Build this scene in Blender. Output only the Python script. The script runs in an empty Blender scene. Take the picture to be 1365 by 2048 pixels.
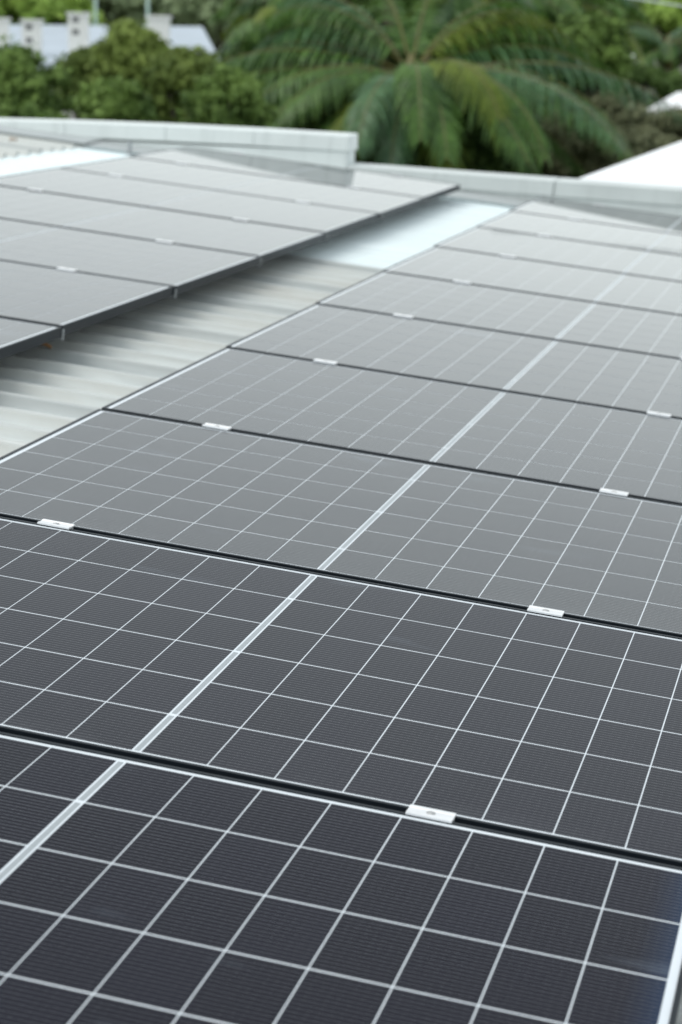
import bpy, bmesh, math, random
import numpy as np
from mathutils import Vector, Matrix

rng = np.random.default_rng(7)
random.seed(7)
scene = bpy.context.scene
COL = scene.collection
TH = math.radians(5.5)                      # roof pitch: falls towards +x
RY = Matrix.Rotation(TH, 4, 'Y')            # roof frame -> world
R = math.radians

# ------------------------------------------------------------------ camera
CAM = Vector((1.0497, -3.0018, 1.0823))
RIGHT = Vector((0.97162, 0.23554, 0.02195))
DOWN = Vector((0.07229, -0.20730, -0.97560))
FWD = Vector((-0.22524, 0.94950, -0.21844))
F_PX = 4353.3
cd = bpy.data.cameras.new('camera')
cam = bpy.data.objects.new('camera', cd)
COL.objects.link(cam)
m = Matrix((RIGHT, -DOWN, -FWD)).transposed().to_4x4()
m.translation = CAM
cam.matrix_world = m
cd.sensor_width = 36.0
cd.lens = F_PX / 2048 * 36.0
cd.clip_start = 0.05
cd.clip_end = 2000
cd.dof.use_dof = True
cd.dof.focus_distance = 4.05
cd.dof.aperture_fstop = 5.2
scene.camera = cam

# ------------------------------------------------------------------ world, sun, exposure
SUN_DIR = Vector((-0.55, -0.36, 0.90)).normalized()     # towards the sun
w = bpy.data.worlds.new('World')
scene.world = w
w.use_nodes = True
nt = w.node_tree
nt.nodes.clear()
sky = nt.nodes.new('ShaderNodeTexSky')
sky.sky_type = 'NISHITA'
sky.sun_disc = False
sky.sun_elevation = math.asin(SUN_DIR.z)
sky.sun_rotation = math.atan2(SUN_DIR.x, SUN_DIR.y)
sky.air_density = 1.0
sky.dust_density = 3.0
hs = nt.nodes.new('ShaderNodeHueSaturation')
hs.inputs['Saturation'].default_value = 0.22
mx = nt.nodes.new('ShaderNodeMix')
mx.data_type = 'RGBA'
mx.inputs[0].default_value = 0.72           # cloud cover over the clear sky
gm = nt.nodes.new('ShaderNodeTexCoord')         # overcast: pale bright haze low down, greyer cloud overhead
sx = nt.nodes.new('ShaderNodeSeparateXYZ')
rp_ = nt.nodes.new('ShaderNodeValToRGB')
els = rp_.color_ramp.elements
els[0].position, els[0].color = 0.0, (0.84, 0.91, 0.91, 1)
els[1].position, els[1].color = 1.0, (0.50, 0.52, 0.54, 1)
for pos, c in ((0.12, (0.79, 0.86, 0.86, 1)), (0.26, (0.60, 0.66, 0.68, 1)), (0.5, (0.51, 0.57, 0.60, 1))):
    e_ = els.new(pos)
    e_.color = c
vm = nt.nodes.new('ShaderNodeVectorMath')
vm.operation = 'SCALE'
vm.inputs['Scale'].default_value = 16.0
nt.links.new(gm.outputs['Generated'], sx.inputs[0])
nt.links.new(sx.outputs['Z'], rp_.inputs[0])
nt.links.new(rp_.outputs[0], vm.inputs[0])
nt.links.new(vm.outputs[0], mx.inputs[7])
bg = nt.nodes.new('ShaderNodeBackground')
bg.inputs['Strength'].default_value = 0.1
wo = nt.nodes.new('ShaderNodeOutputWorld')
nt.links.new(sky.outputs[0], hs.inputs['Color'])
nt.links.new(hs.outputs[0], mx.inputs[6])
nt.links.new(mx.outputs[2], bg.inputs['Color'])
nt.links.new(bg.outputs[0], wo.inputs[0])

sl = bpy.data.lights.new('sun', 'SUN')
sl.energy = 1.15
sl.angle = R(38)
sl.color = (1.0, 0.97, 0.92)
so = bpy.data.objects.new('sun', sl)
COL.objects.link(so)
so.rotation_euler = SUN_DIR.to_track_quat('Z', 'Y').to_euler()
so.location = (0, 0, 30)

scene.view_settings.view_transform = 'Standard'
scene.view_settings.look = 'None'
scene.view_settings.exposure = 0.3
scene.view_settings.gamma = 1.0
scene.view_settings.use_curve_mapping = False
scene.cycles.max_bounces = 6
scene.cycles.transparent_max_bounces = 4


# ------------------------------------------------------------------ helpers
def at(px, py, depth):
    """World point seen at a photograph pixel at a given depth."""
    return CAM + depth * (FWD + RIGHT * ((px - 682.5) / F_PX) + DOWN * ((py - 1024) / F_PX))


def tag(o, label=None, cat=None, group=None, kind=None):
    if label: o['label'] = label
    if cat: o['category'] = cat
    if group: o['group'] = group
    if kind: o['kind'] = kind
    return o


def empty(name, loc=(0, 0, 0), roof=False, label=None, cat=None, group=None, kind=None, extra=None):
    o = bpy.data.objects.new(name, None)
    o.empty_display_size = 0.1
    COL.objects.link(o)
    mat = Matrix.Translation(Vector(loc))
    if roof:
        mat = RY @ mat
    if extra is not None:
        mat = mat @ extra
    o.matrix_world = mat
    return tag(o, label, cat, group, kind)


def link(name, me, parent=None, loc=(0, 0, 0), mat=None):
    o = bpy.data.objects.new(name, me)
    COL.objects.link(o)
    o.location = loc
    if parent is not None:
        o.parent = parent
    if mat is not None and not me.materials:
        me.materials.append(mat)
    return o


def mesh_from(name, verts, faces, mat=None, smooth=False):
    me = bpy.data.meshes.new(name)
    me.from_pydata([tuple(v) for v in verts], [], faces)
    me.update()
    if mat is not None:
        me.materials.append(mat)
    if smooth:
        me.polygons.foreach_set('use_smooth', [True] * len(me.polygons))
    return me


class MB:
    def __init__(self):
        self.v = []
        self.f = []

    def box(self, a, b):
        x0, y0, z0 = a
        x1, y1, z1 = b
        n = len(self.v)
        self.v += [(x0, y0, z0), (x1, y0, z0), (x1, y1, z0), (x0, y1, z0),
                   (x0, y0, z1), (x1, y0, z1), (x1, y1, z1), (x0, y1, z1)]
        for q in ((0, 3, 2, 1), (4, 5, 6, 7), (0, 1, 5, 4), (1, 2, 6, 5), (2, 3, 7, 6), (3, 0, 4, 7)):
            self.f.append(tuple(n + i for i in q))
        return self

    def hexa(self, bottom, top):
        n = len(self.v)
        self.v += [tuple(p) for p in bottom] + [tuple(p) for p in top]
        for q in ((0, 3, 2, 1), (4, 5, 6, 7), (0, 1, 5, 4), (1, 2, 6, 5), (2, 3, 7, 6), (3, 0, 4, 7)):
            self.f.append(tuple(n + i for i in q))
        return self

    def prism_x(self, prof, x0, x1):
        """closed profile of (y, z) extruded along x"""
        n = len(self.v)
        k = len(prof)
        for x in (x0, x1):
            self.v += [(x, y, z) for y, z in prof]
        for i in range(k):
            j = (i + 1) % k
            self.f.append((n + i, n + j, n + k + j, n + k + i))
        self.f.append(tuple(n + i for i in reversed(range(k))))
        self.f.append(tuple(n + k + i for i in range(k)))
        return self

    def cyl(self, p0, p1, r0, r1=None, seg=8, cap=True):
        r1 = r0 if r1 is None else r1
        return self.tube([p0, p1], [r0, r1], seg, cap)

    def tube(self, pts, rad, seg=8, cap=True):
        pts = [Vector(p) for p in pts]
        n = len(self.v)
        for i, p in enumerate(pts):
            d = (pts[min(i + 1, len(pts) - 1)] - pts[max(i - 1, 0)]).normalized()
            a = d.orthogonal().normalized() if i == 0 else (a - d * a.dot(d)).normalized()
            b = d.cross(a)
            for k in range(seg):
                t = 2 * math.pi * k / seg
                self.v.append(tuple(p + rad[i] * (a * math.cos(t) + b * math.sin(t))))
        for i in range(len(pts) - 1):
            for k in range(seg):
                k2 = (k + 1) % seg
                self.f.append((n + i * seg + k, n + i * seg + k2, n + (i + 1) * seg + k2, n + (i + 1) * seg + k))
        if cap:
            self.f.append(tuple(n + k for k in reversed(range(seg))))
            e = n + (len(pts) - 1) * seg
            self.f.append(tuple(e + k for k in range(seg)))
        return self

    def me(self, name, mat=None, smooth=False):
        return mesh_from(name, self.v, self.f, mat, smooth)

    def build(self, name, mat=None, parent=None, loc=(0, 0, 0), smooth=False, bevel=0):
        me = self.me(name, mat, smooth)
        o = link(name, me, parent, loc)
        if bevel:
            b = o.modifiers.new('bevel', 'BEVEL')
            b.width = bevel
            b.segments = 2
            b.limit_method = 'ANGLE'
        return o


# ------------------------------------------------------------------ materials
PAN = -0.13                                   # pan level of the sheeting below the panel plane
LAP0, COVER = 2.77, 0.775
class NT:
    def __init__(self, name):
        self.m = bpy.data.materials.new(name)
        self.m.use_nodes = True
        self.t = self.m.node_tree
        self.p = self.t.nodes['Principled BSDF']
        self.out = self.t.nodes['Material Output']

    def n(self, typ, **kw):
        nd = self.t.nodes.new(typ)
        for k, v in kw.items():
            setattr(nd, k, v)
        return nd

    def l(self, a, b):
        self.t.links.new(a, b)

    def math(self, op, a, b=None, clamp=False):
        nd = self.n('ShaderNodeMath', operation=op, use_clamp=clamp)
        for i, x in enumerate((a, b)):
            if x is None: continue
            if isinstance(x, (int, float)): nd.inputs[i].default_value = x
            else: self.l(x, nd.inputs[i])
        return nd.outputs[0]

    def mix(self, fac, a, b):
        nd = self.n('ShaderNodeMix', data_type='RGBA')
        for i, x in ((0, fac), (6, a), (7, b)):
            if isinstance(x, (int, float)): nd.inputs[i].default_value = x
            elif isinstance(x, tuple): nd.inputs[i].default_value = (*x[:3], 1)
            else: self.l(x, nd.inputs[i])
        return nd.outputs[2]

    def coord(self, kind='Object'):
        return self.n('ShaderNodeTexCoord').outputs[kind]

    def noise(self, scale, detail=4, rough=0.55, vec=None, stretch=None):
        nd = self.n('ShaderNodeTexNoise')
        nd.inputs['Scale'].default_value = scale
        nd.inputs['Detail'].default_value = detail
        nd.inputs['Roughness'].default_value = rough
        v = vec if vec is not None else self.coord()
        if stretch:
            mp = self.n('ShaderNodeMapping')
            mp.inputs['Scale'].default_value = stretch
            self.l(v, mp.inputs['Vector'])
            v = mp.outputs[0]
        self.l(v, nd.inputs['Vector'])
        return nd.outputs['Fac']

    def ramp(self, fac, stops):
        nd = self.n('ShaderNodeValToRGB')
        els = nd.color_ramp.elements
        while len(els) < len(stops): els.new(0.5)
        for e, (pos, c) in zip(els, stops):
            e.position = pos
            e.color = (*c[:3], 1) if isinstance(c, tuple) else (c, c, c, 1)
        self.l(fac, nd.inputs[0])
        return nd.outputs[0]

    def bump(self, h, strength=0.3, dist=0.01):
        nd = self.n('ShaderNodeBump')
        nd.inputs['Strength'].default_value = strength
        nd.inputs['Distance'].default_value = dist
        self.l(h, nd.inputs['Height'])
        self.l(nd.outputs[0], self.p.inputs['Normal'])

    def set(self, **kw):
        names = dict(base='Base Color', rough='Roughness', metal='Metallic', ior='IOR', spec='Specular IOR Level')
        for k, v in kw.items():
            s = self.p.inputs[names[k]]
            if isinstance(v, tuple): s.default_value = (*v[:3], 1)
            elif isinstance(v, (int, float)): s.default_value = v
            else: self.l(v, s)
        return self


def mat_cell(name, ior, rough, dust, col=(0.008, 0.010, 0.015), merged=False, bus=0.38, edge=0, tints=((1.0, 0.945, 0.955), (1.0, 0.975, 0.95), (0.965, 0.985, 0.94))):
    """Monocrystalline cell under glass: dark silicon, 16 fine busbars, a film of dust."""
    t = NT(name)
    co = t.coord()
    sp = t.n('ShaderNodeSeparateXYZ')
    t.l(co, sp.inputs[0])
    pitch = 0.1837 / 16
    fr = t.math('FRACT', t.math('ADD', t.math('DIVIDE', sp.outputs['Y'], pitch), 200.0))
    d = t.math('ABSOLUTE', t.math('SUBTRACT', fr, 0.5))
    line = t.math('SUBTRACT', 1.0, t.math('MULTIPLY', t.math('SUBTRACT', d, 0.045), 1 / 0.04), clamp=True)
    line.node.use_clamp = True
    # solder pads: brighter dashes along each busbar
    pad = t.math('FRACT', t.math('ADD', t.math('DIVIDE', sp.outputs['X'], 0.0132), 100.0))
    pad = t.math('LESS_THAN', pad, 0.3)
    strength = t.math('ADD', t.math('MULTIPLY', pad, 0.3 * bus), bus)
    oi = t.n('ShaderNodeObjectInfo')
    tint = t.mix(oi.outputs['Random'] if not merged else 0.5, tuple(c * 0.9 for c in col), tuple(c * 1.15 for c in col))
    wv = t.n('ShaderNodeNewGeometry').outputs['Position']
    n1 = t.noise(5.0, 5, 0.6, wv)
    n2 = t.noise(70.0, 3, 0.6, wv)
    dustf = t.math('MULTIPLY', t.math('MULTIPLY', t.math('ADD', n1, 0.35), t.math('ADD', n2, 0.5)), dust)
    if edge:                                   # blue anti-reflection coat showing along the outer cells
        e = t.math('MULTIPLY', t.math('ADD', t.math('MULTIPLY', sp.outputs['X'], edge), 0.0), 1 / 0.053, clamp=True)
        tint = t.mix(t.math('POWER', e, 1.6), tint, (0.009, 0.022, 0.055))
    base = t.mix(t.math('MULTIPLY', line, strength), tint, (0.32, 0.33, 0.35))
    base = t.mix(dustf, base, (0.42, 0.41, 0.38))
    # a few dried water marks
    n3 = t.noise(3.2, 2, 0.5, wv, (0.8, 2.2, 1.0))
    n4 = t.noise(40, 4, 0.7, wv)
    mark = t.math('MULTIPLY', t.math('MULTIPLY', t.math('SUBTRACT', n3, 0.665), 9.0, clamp=True), n4)
    base = t.mix(t.math('MULTIPLY', mark, 0.2), base, (0.42, 0.50, 0.60))
    # grime gathered along the front edge of each panel
    sw = t.n('ShaderNodeSeparateXYZ')
    t.l(wv, sw.inputs[0])
    fy = t.math('FRACT', t.math('ADD', t.math('DIVIDE', sw.outputs['Y'], 1.15322), 20.0))
    edge_ = t.math('SUBTRACT', 1.0, t.math('MULTIPLY', fy, 1 / 0.075), clamp=True)
    n6 = t.noise(2.6, 4, 0.65, wv)
    gr = t.math('MULTIPLY', t.math('MULTIPLY', t.math('SUBTRACT', n6, 0.46), 4.0, clamp=True), t.math('MULTIPLY', edge_, n4))
    base = t.mix(t.math('MULTIPLY', gr, 0.22), base, (0.40, 0.42, 0.44))
    r = t.math('ADD', t.math('MULTIPLY', n1, 0.02), rough)
    # faint interference tints of the coating, drifting from purple to green-grey
    n5 = t.noise(1.3, 3, 0.6, wv)
    t.l(t.ramp(n5, list(zip((0.35, 0.5, 0.65), tints))), t.p.inputs['Specular Tint'])
    t.set(base=base, rough=r, ior=ior)
    return t.m


def mat_backsheet(name, ior):
    t = NT(name)
    wv = t.n('ShaderNodeNewGeometry').outputs['Position']
    n1 = t.noise(9, 4, 0.6, wv)
    t.set(base=t.ramp(n1, [(0.3, (0.66, 0.71, 0.75)), (0.7, (0.72, 0.77, 0.81))]), rough=0.02, ior=ior)
    return t.m


def mat_simple(name, base, rough=0.5, metal=0.0, var=0.15, scale=6.0, ior=1.5, bump=0):
    t = NT(name)
    n1 = t.noise(scale, 5, 0.6)
    lo = tuple(c * (1 - var) for c in base)
    hi = tuple(min(1, c * (1 + var)) for c in base)
    t.set(base=t.ramp(n1, [(0.3, lo), (0.7, hi)]), metal=metal, ior=ior)
    t.set(rough=t.math('ADD', t.math('MULTIPLY', n1, 0.15), rough - 0.075))
    if bump:
        t.bump(t.noise(scale * 12, 4), bump, 0.01)
    return t.m


def mat_roof():
    """Weathered zinc-aluminium sheeting: streaks run down the pans, brown along the ribs."""
    t = NT('weathered_zinc_sheet')
    co = t.coord()
    st = t.noise(3.0, 6, 0.65, co, (0.6, 9.0, 1.0))
    bl = t.noise(1.6, 5, 0.6, co)
    fine = t.noise(60, 3, 0.6, co)
    base = t.ramp(st, [(0.28, (0.46, 0.495, 0.49)), (0.5, (0.64, 0.68, 0.67)), (0.72, (0.58, 0.595, 0.565))])
    stain = t.math('MULTIPLY', t.math('SUBTRACT', bl, 0.5), 2.2, clamp=True)
    stain.node.use_clamp = True
    base = t.mix(t.math('MULTIPLY', stain, 0.7), base, (0.40, 0.35, 0.28))
    sz = t.n('ShaderNodeSeparateXYZ')
    t.l(co, sz.inputs[0])
    ribf = t.math('MULTIPLY', t.math('SUBTRACT', sz.outputs['Z'], PAN + 0.004), 1 / 0.02, clamp=True)
    base = t.mix(t.math('MULTIPLY', ribf, 0.4), base, (0.42, 0.42, 0.38))
    base = t.mix(t.math('MULTIPLY', fine, 0.2), base, (0.62, 0.64, 0.64))
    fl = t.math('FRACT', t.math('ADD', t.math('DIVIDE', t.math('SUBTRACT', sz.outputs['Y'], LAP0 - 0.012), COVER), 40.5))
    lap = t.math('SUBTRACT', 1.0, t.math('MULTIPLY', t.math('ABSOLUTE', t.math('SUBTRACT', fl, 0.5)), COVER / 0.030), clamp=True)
    base = t.mix(t.math('MULTIPLY', lap, 0.5), base, (0.24, 0.27, 0.28))  # shade of the lap ribs painted in as a dark band
    t.set(base=base, metal=0.15, rough=0.5)
    t.bump(fine, 0.12, 0.004)
    return t.m


def mat_leaf(name, dark, light, scale=0.8, trans=0.25, rough=0.6, spec=0.15):
    t = NT(name)
    wv = t.n('ShaderNodeNewGeometry').outputs['Position']
    n1 = t.noise(scale, 3, 0.6, wv)
    n2 = t.noise(scale * 14, 2, 0.6, wv)
    f = t.math('ADD', t.math('MULTIPLY', n1, 0.6), t.math('MULTIPLY', n2, 0.4))
    c = t.ramp(f, [(0.36, dark), (0.64, light)])
    t.set(base=c, rough=rough, spec=spec)
    tr = t.n('ShaderNodeBsdfTranslucent')
    t.l(c, tr.inputs['Color'])
    ms = t.n('ShaderNodeMixShader')
    ms.inputs[0].default_value = trans
    t.l(t.p.outputs[0], ms.inputs[1])
    t.l(tr.outputs[0], ms.inputs[2])
    t.l(ms.outputs[0], t.out.inputs['Surface'])
    return t.m


M = {}
BLUE = ((0.95, 0.91, 1.0), (0.92, 0.95, 1.0), (0.89, 0.97, 1.0))
M['cell_a'] = mat_cell('cell_deep_coat', 1.115, 0.02, 0.006, (0.0050, 0.0050, 0.0120), bus=0.28, tints=BLUE)
M['cell_b'] = mat_cell('cell_standard_coat', 1.285, 0.015, 0.05, bus=0.5)
M['cell_c'] = mat_cell('cell_middle_coat', 1.16, 0.02, 0.010, (0.0060, 0.0058, 0.0125), bus=0.32, tints=BLUE)
M['cell_edge_a'] = mat_cell('cell_deep_coat_blue_edge', 1.115, 0.02, 0.006, (0.0050, 0.0050, 0.0120), bus=0.28, tints=BLUE, edge=1)
M['cell_grid'] = mat_cell('cell_standard_coat_strings', 1.34, 0.01, 0.06, merged=True)
M['back_a'] = mat_backsheet('white_backsheet_deep_coat', 1.125)
M['back_c'] = mat_backsheet('white_backsheet_middle_coat', 1.16)
M['back_b'] = mat_backsheet('white_backsheet', 1.34)
M['ribbon'] = mat_simple('tinned_ribbon', (0.33, 0.36, 0.38), 0.35, 0.2, 0.1, 40)
M['frame'] = mat_simple('black_anodised_frame', (0.012, 0.016, 0.021), 0.36, 0.0, 0.15, 20, 1.3)
M['frame'].node_tree.nodes['Principled BSDF'].inputs['Specular IOR Level'].default_value = 0.22
M['under'] = mat_simple('dark_module_back', (0.03, 0.03, 0.033), 0.6, 0, 0.1, 10)  # underside darkened to cut bounce and deepen the shade beneath the panels
M['alu'] = mat_simple('mill_aluminium', (0.78, 0.79, 0.8), 0.42, 0.35, 0.06, 40)
M['bolt'] = mat_simple('stainless_bolt', (0.42, 0.42, 0.42), 0.45, 0.5, 0.1, 60)
M['galv'] = mat_simple('galvanised_bracket', (0.35, 0.37, 0.38), 0.5, 0.6, 0.15, 40)
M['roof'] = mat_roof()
M['skylight'] = mat_simple('white_fibreglass_sheet', (0.81, 0.89, 0.90), 0.4, 0, 0.03, 3)
def mat_weathered(name, base, rough, scale, bump):
    t = NT(name)
    co = t.coord()
    a_ = t.noise(scale, 5, 0.6, co)
    run = t.noise(1.0, 4, 0.65, co, (16.0, 3.0, 1.2))
    c = t.ramp(a_, [(0.3, tuple(x * 0.92 for x in base)), (0.7, tuple(min(1, x * 1.06) for x in base))])
    f = t.math('MULTIPLY', t.math('SUBTRACT', run, 0.54), 3.2, clamp=True)
    c = t.mix(t.math('MULTIPLY', f, 0.42), c, (0.33, 0.36, 0.35))
    t.set(base=c, rough=rough)
    if bump: t.bump(t.noise(30, 4, 0.6, co), bump, 0.01)
    return t.m


M['parapet'] = mat_weathered('parapet_render', (0.70, 0.75, 0.74), 0.6, 2.5, 0.1)
M['parapet_r'] = mat_weathered('grey_parapet_render', (0.56, 0.60, 0.59), 0.6, 2.5, 0.1)
M['capping_r'] = mat_weathered('grey_parapet_capping', (0.58, 0.62, 0.61), 0.45, 2.0, 0)
M['capping'] = mat_weathered('parapet_capping', (0.72, 0.77, 0.76), 0.45, 2.0, 0)
M['apron'] = mat_simple('grey_apron_flashing', (0.45, 0.48, 0.48), 0.5, 0.3, 0.1, 3.0)

# ------------------------------------------------------------------ setting: ground and far hill
GZ = -5.6


def ground():
    t = NT('ground_grass_and_earth')
    n1 = t.noise(0.12, 6, 0.6)
    n2 = t.noise(2.2, 5, 0.65)
    c = t.mix(n2, t.ramp(n1, [(0.35, (0.035, 0.05, 0.02)), (0.65, (0.09, 0.085, 0.05))]), (0.05, 0.06, 0.03))
    t.set(base=c, rough=0.9)
    v, f = [], []
    N = 40
    for i in range(N + 1):
        for j in range(N + 1):
            x = -600 + 1200 * i / N
            y = -600 + 1200 * j / N
            v.append((x, y, GZ))
    for i in range(N):
        for j in range(N):
            a = i * (N + 1) + j
            f.append((a, a + N + 1, a + N + 2, a + 1))
    o = link('ground', mesh_from('ground', v, f, t.m))
    tag(o, kind='structure')


ground()

# ------------------------------------------------------------------ the roof building (roof frame)
PAN = -0.13                                   # pan level of the sheeting below the panel plane
RIB_H = 0.029
LAP0, COVER = 2.77, 0.775
WALL_Y = 10.85
bld = empty('building', (0, 0, 0), roof=True,
            label='low building with ribbed metal roof under the solar panels', cat='building')


def sheet_profile(y0, y1, z):
    """one roof sheet: four trapezoid ribs, edge at the lap"""
    p = []
    n = 4
    w_ = (y1 - y0) / n
    for i in range(n):
        b = y0 + i * w_
        p += [(b, z + RIB_H), (b + 0.014, z + RIB_H), (b + 0.026, z),
              (b + 0.075, z), (b + 0.080, z + 0.004), (b + 0.090, z + 0.004), (b + 0.095, z),
              (b + 0.125, z), (b + 0.130, z + 0.004), (b + 0.140, z + 0.004), (b + 0.145, z),
              (b + w_ - 0.026, z), (b + w_ - 0.014, z + RIB_H)]
    p += [(y1, z + RIB_H), (y1 + 0.016, z + RIB_H + 0.003), (y1 + 0.0275, z + 0.004)]
    return p


def sheet_mesh(name, y0, y1, z, x0, x1, mat, th=0.0025):
    p = sheet_profile(y0, y1, z)
    prof = p + [(y, zz - th) for y, zz in reversed(p)]
    mb = MB()
    mb.prism_x(prof, x0, x1)
    # the end caps are non-convex: replace by quads strip
    mb.f = mb.f[:-2]
    k = len(p)
    tot = len(prof)
    for side in (0, 1):
        o_ = side * tot
        for i in range(k - 1):
            q = (o_ + i, o_ + i + 1, o_ + tot - 2 - i, o_ + tot - 1 - i)
            mb.f.append(q if side else q[::-1])
    return mb.me(name, mat)


i0, i1 = -9, 10
for i in range(i0, i1):
    y0 = LAP0 + (i) * COVER
    y1 = y0 + COVER
    sky_sheet = 5 <= i < 10
    jz = 0.001 * ((i * 7) % 3)
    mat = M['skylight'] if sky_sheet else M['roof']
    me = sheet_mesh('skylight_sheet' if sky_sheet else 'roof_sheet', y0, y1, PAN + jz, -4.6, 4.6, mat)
    link('skylight_sheet' if sky_sheet else 'roof_sheet', me, bld)
    # upslope run lapped over the lower one: its cut end shows the rib profile
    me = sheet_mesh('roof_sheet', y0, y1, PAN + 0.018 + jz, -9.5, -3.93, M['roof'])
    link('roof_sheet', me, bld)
yEnd = LAP0 + i1 * COVER
# apron flashing between the last sheet and the parapet
ap = MB()
ap.prism_x([(yEnd - 0.05, PAN + 0.037), (yEnd + 0.05, PAN + 0.040), (WALL_Y - 0.012, PAN + 0.047),
            (WALL_Y - 0.012, PAN + 0.040), (yEnd + 0.05, PAN + 0.034), (yEnd - 0.05, PAN + 0.033)], -3.92, 4.6)
ap.build('apron_flashing', M['apron'], bld)
ap = MB()
ap.prism_x([(yEnd - 0.05, PAN + 0.052), (yEnd + 0.05, PAN + 0.053), (WALL_Y - 0.012, PAN + 0.056),
            (WALL_Y - 0.012, PAN + 0.053), (yEnd + 0.05, PAN + 0.050), (yEnd - 0.05, PAN + 0.0495)], -9.5, -3.92)
ap.build('apron_flashing', M['apron'], bld)

# parapet: a higher length on the left, a lower one on the right; world-vertical
UPX = -math.tan(TH)                            # shear per unit of roof z that makes edges plumb


def wall_block(name, xa, za, xb, zb, zbot, y0, y1, mat, parent, bevel=0.004):
    """plumb wall block between roof-frame x xa..xb with tops za, zb"""
    def P(x, z, y, xref): return (x + UPX * (z - xref), y, z)
    bot = [P(xa, zbot, y0, za), P(xb, zbot, y0, zb), P(xb, zbot, y1, zb), P(xa, zbot, y1, za)]
    top = [P(xa, za, y0, za), P(xb, zb, y0, zb), P(xb, zb, y1, zb), P(xa, za, y1, za)]
    mb = MB()
    mb.hexa(bot, top)
    return mb.build(name, mat, parent, bevel=bevel)


def ztopL(x): return -0.039 + (x + 4.664) * (0.167 + 0.039) / (4.664 - 2.266) + 0.0115 * max(-2.0, 1 - ((x + 3.465) / 1.2) ** 2)
def ztopR(x): return -0.018 + (x + 2.172) * (0.111 + 0.018) / (2.172 - 0.100)


CAPH = 0.10
lx0, lx1 = -9.5, -2.262
wl = wall_block('parapet_wall', lx0, ztopL(lx0) - CAPH, lx1 - 0.006, ztopL(lx1) - CAPH, -0.6, WALL_Y, WALL_Y + 0.23, M['parapet'], bld)
# capping in lengths with a small joint
cuts = [lx0, -7.7, -5.9, -4.9, -4.2, -3.5, -2.9, lx1]
for a, b in zip(cuts[:-1], cuts[1:]):
    g = 0.0008
    wall_block('capping', a + g, ztopL(a + g), b - (0 if b == lx1 else g), ztopL(b), -0.0, WALL_Y - 0.012, WALL_Y + 0.242, M['capping'], bld) if False else None
    xa, xb = a + g, (b if b == lx1 else b - g)
    za, zb = ztopL(xa), ztopL(xb)
    def P(x, z, y, zr): return (x + UPX * (z - zr), y, z)
    mb = MB()
    mb.hexa([P(xa, za - CAPH, WALL_Y - 0.010, za), P(xb, zb - CAPH, WALL_Y - 0.010, zb), P(xb, zb - CAPH, WALL_Y + 0.24, zb), P(xa, za - CAPH, WALL_Y + 0.24, za)],
            [P(xa, za, WALL_Y - 0.010, za), P(xb, zb, WALL_Y - 0.010, zb), P(xb, zb + 0.006, WALL_Y + 0.24, zb), P(xa, za + 0.006, WALL_Y + 0.24, za)])
    mb.build('capping', M['capping'], bld, bevel=0.005)
# end flashing down the step
rx0, rx1 = -2.256, 4.6
wall_block('parapet_wall', rx0, ztopR(rx0) - CAPH, rx1, ztopR(rx1) - CAPH, -0.6, WALL_Y, WALL_Y + 0.23, M['parapet_r'], bld)
cuts = [rx0, -0.9, 0.9, 2.7, rx1]
for a, b in zip(cuts[:-1], cuts[1:]):
    xa, xb = a + 0.003, b - 0.003
    za, zb = ztopR(xa), ztopR(xb)
    mb = MB()
    mb.hexa([(xa, WALL_Y - 0.010, za - CAPH), (xb, WALL_Y - 0.010, zb - CAPH), (xb, WALL_Y + 0.24, zb - CAPH), (xa, WALL_Y + 0.24, za - CAPH)],
            [(xa, WALL_Y - 0.010, za), (xb, WALL_Y - 0.010, zb), (xb, WALL_Y + 0.24, zb + 0.006), (xa, WALL_Y + 0.24, za + 0.006)])
    mb.build('capping', M['capping_r'], bld, bevel=0.005)
# outer walls down to the ground
wm = mat_simple('rendered_wall', (0.45, 0.44, 0.42), 0.8, 0, 0.1, 1.5)
mb = MB()
mb.box((-9.3, LAP0 + i0 * COVER + 0.2, -5.6), (4.4, LAP0 + i0 * COVER + 0.4, -0.2))
mb.box((-9.3, WALL_Y + 0.01, -5.9), (4.5, WALL_Y + 0.22, -0.61))
mb.box((-9.5, LAP0 + i0 * COVER + 0.4, -6.4), (-9.3, WALL_Y, -0.2))
mb.box((4.3, LAP0 + i0 * COVER + 0.4, -5.2), (4.5, WALL_Y, -0.2))
mb.build('wall', wm, bld)

# ------------------------------------------------------------------ solar panels (roof frame)
PW, PH, PITCH = 1.770, 1.134, 1.15322
GAP = PITCH - PH
LIP, DEPTH = 0.0075, 0.032
CW, CH = 0.1050, 0.1791
CP, RP, CHALF = 0.10735, 0.1837, 0.0070
cellm = {}


def frame_mesh():
    mb = MB()
    hw, t = PW / 2, 0.0016
    wall = 0.002
    # lips
    mb.box((-hw, 0, -0.004), (hw, LIP, t))
    mb.box((-hw, PH - LIP, -0.004), (hw, PH, t))
    mb.box((-hw, LIP, -0.004), (-hw + LIP, PH - LIP, t))
    mb.box((hw - LIP, LIP, -0.004), (hw, PH - LIP, t))
    # webs
    mb.box((-hw, 0, -DEPTH), (hw, wall, -0.004))
    mb.box((-hw, PH - wall, -DEPTH), (hw, PH, -0.004))
    mb.box((-hw, wall, -DEPTH), (-hw + wall, PH - wall, -0.004))
    mb.box((hw - wall, wall, -DEPTH), (hw, PH - wall, -0.004))
    # bottom flanges
    mb.box((-hw, wall, -DEPTH), (hw, 0.028, -DEPTH + 0.002))
    mb.box((-hw, PH - 0.028, -DEPTH), (hw, PH - wall, -DEPTH + 0.002))
    return mb.me('frame', M['frame'])


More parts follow.
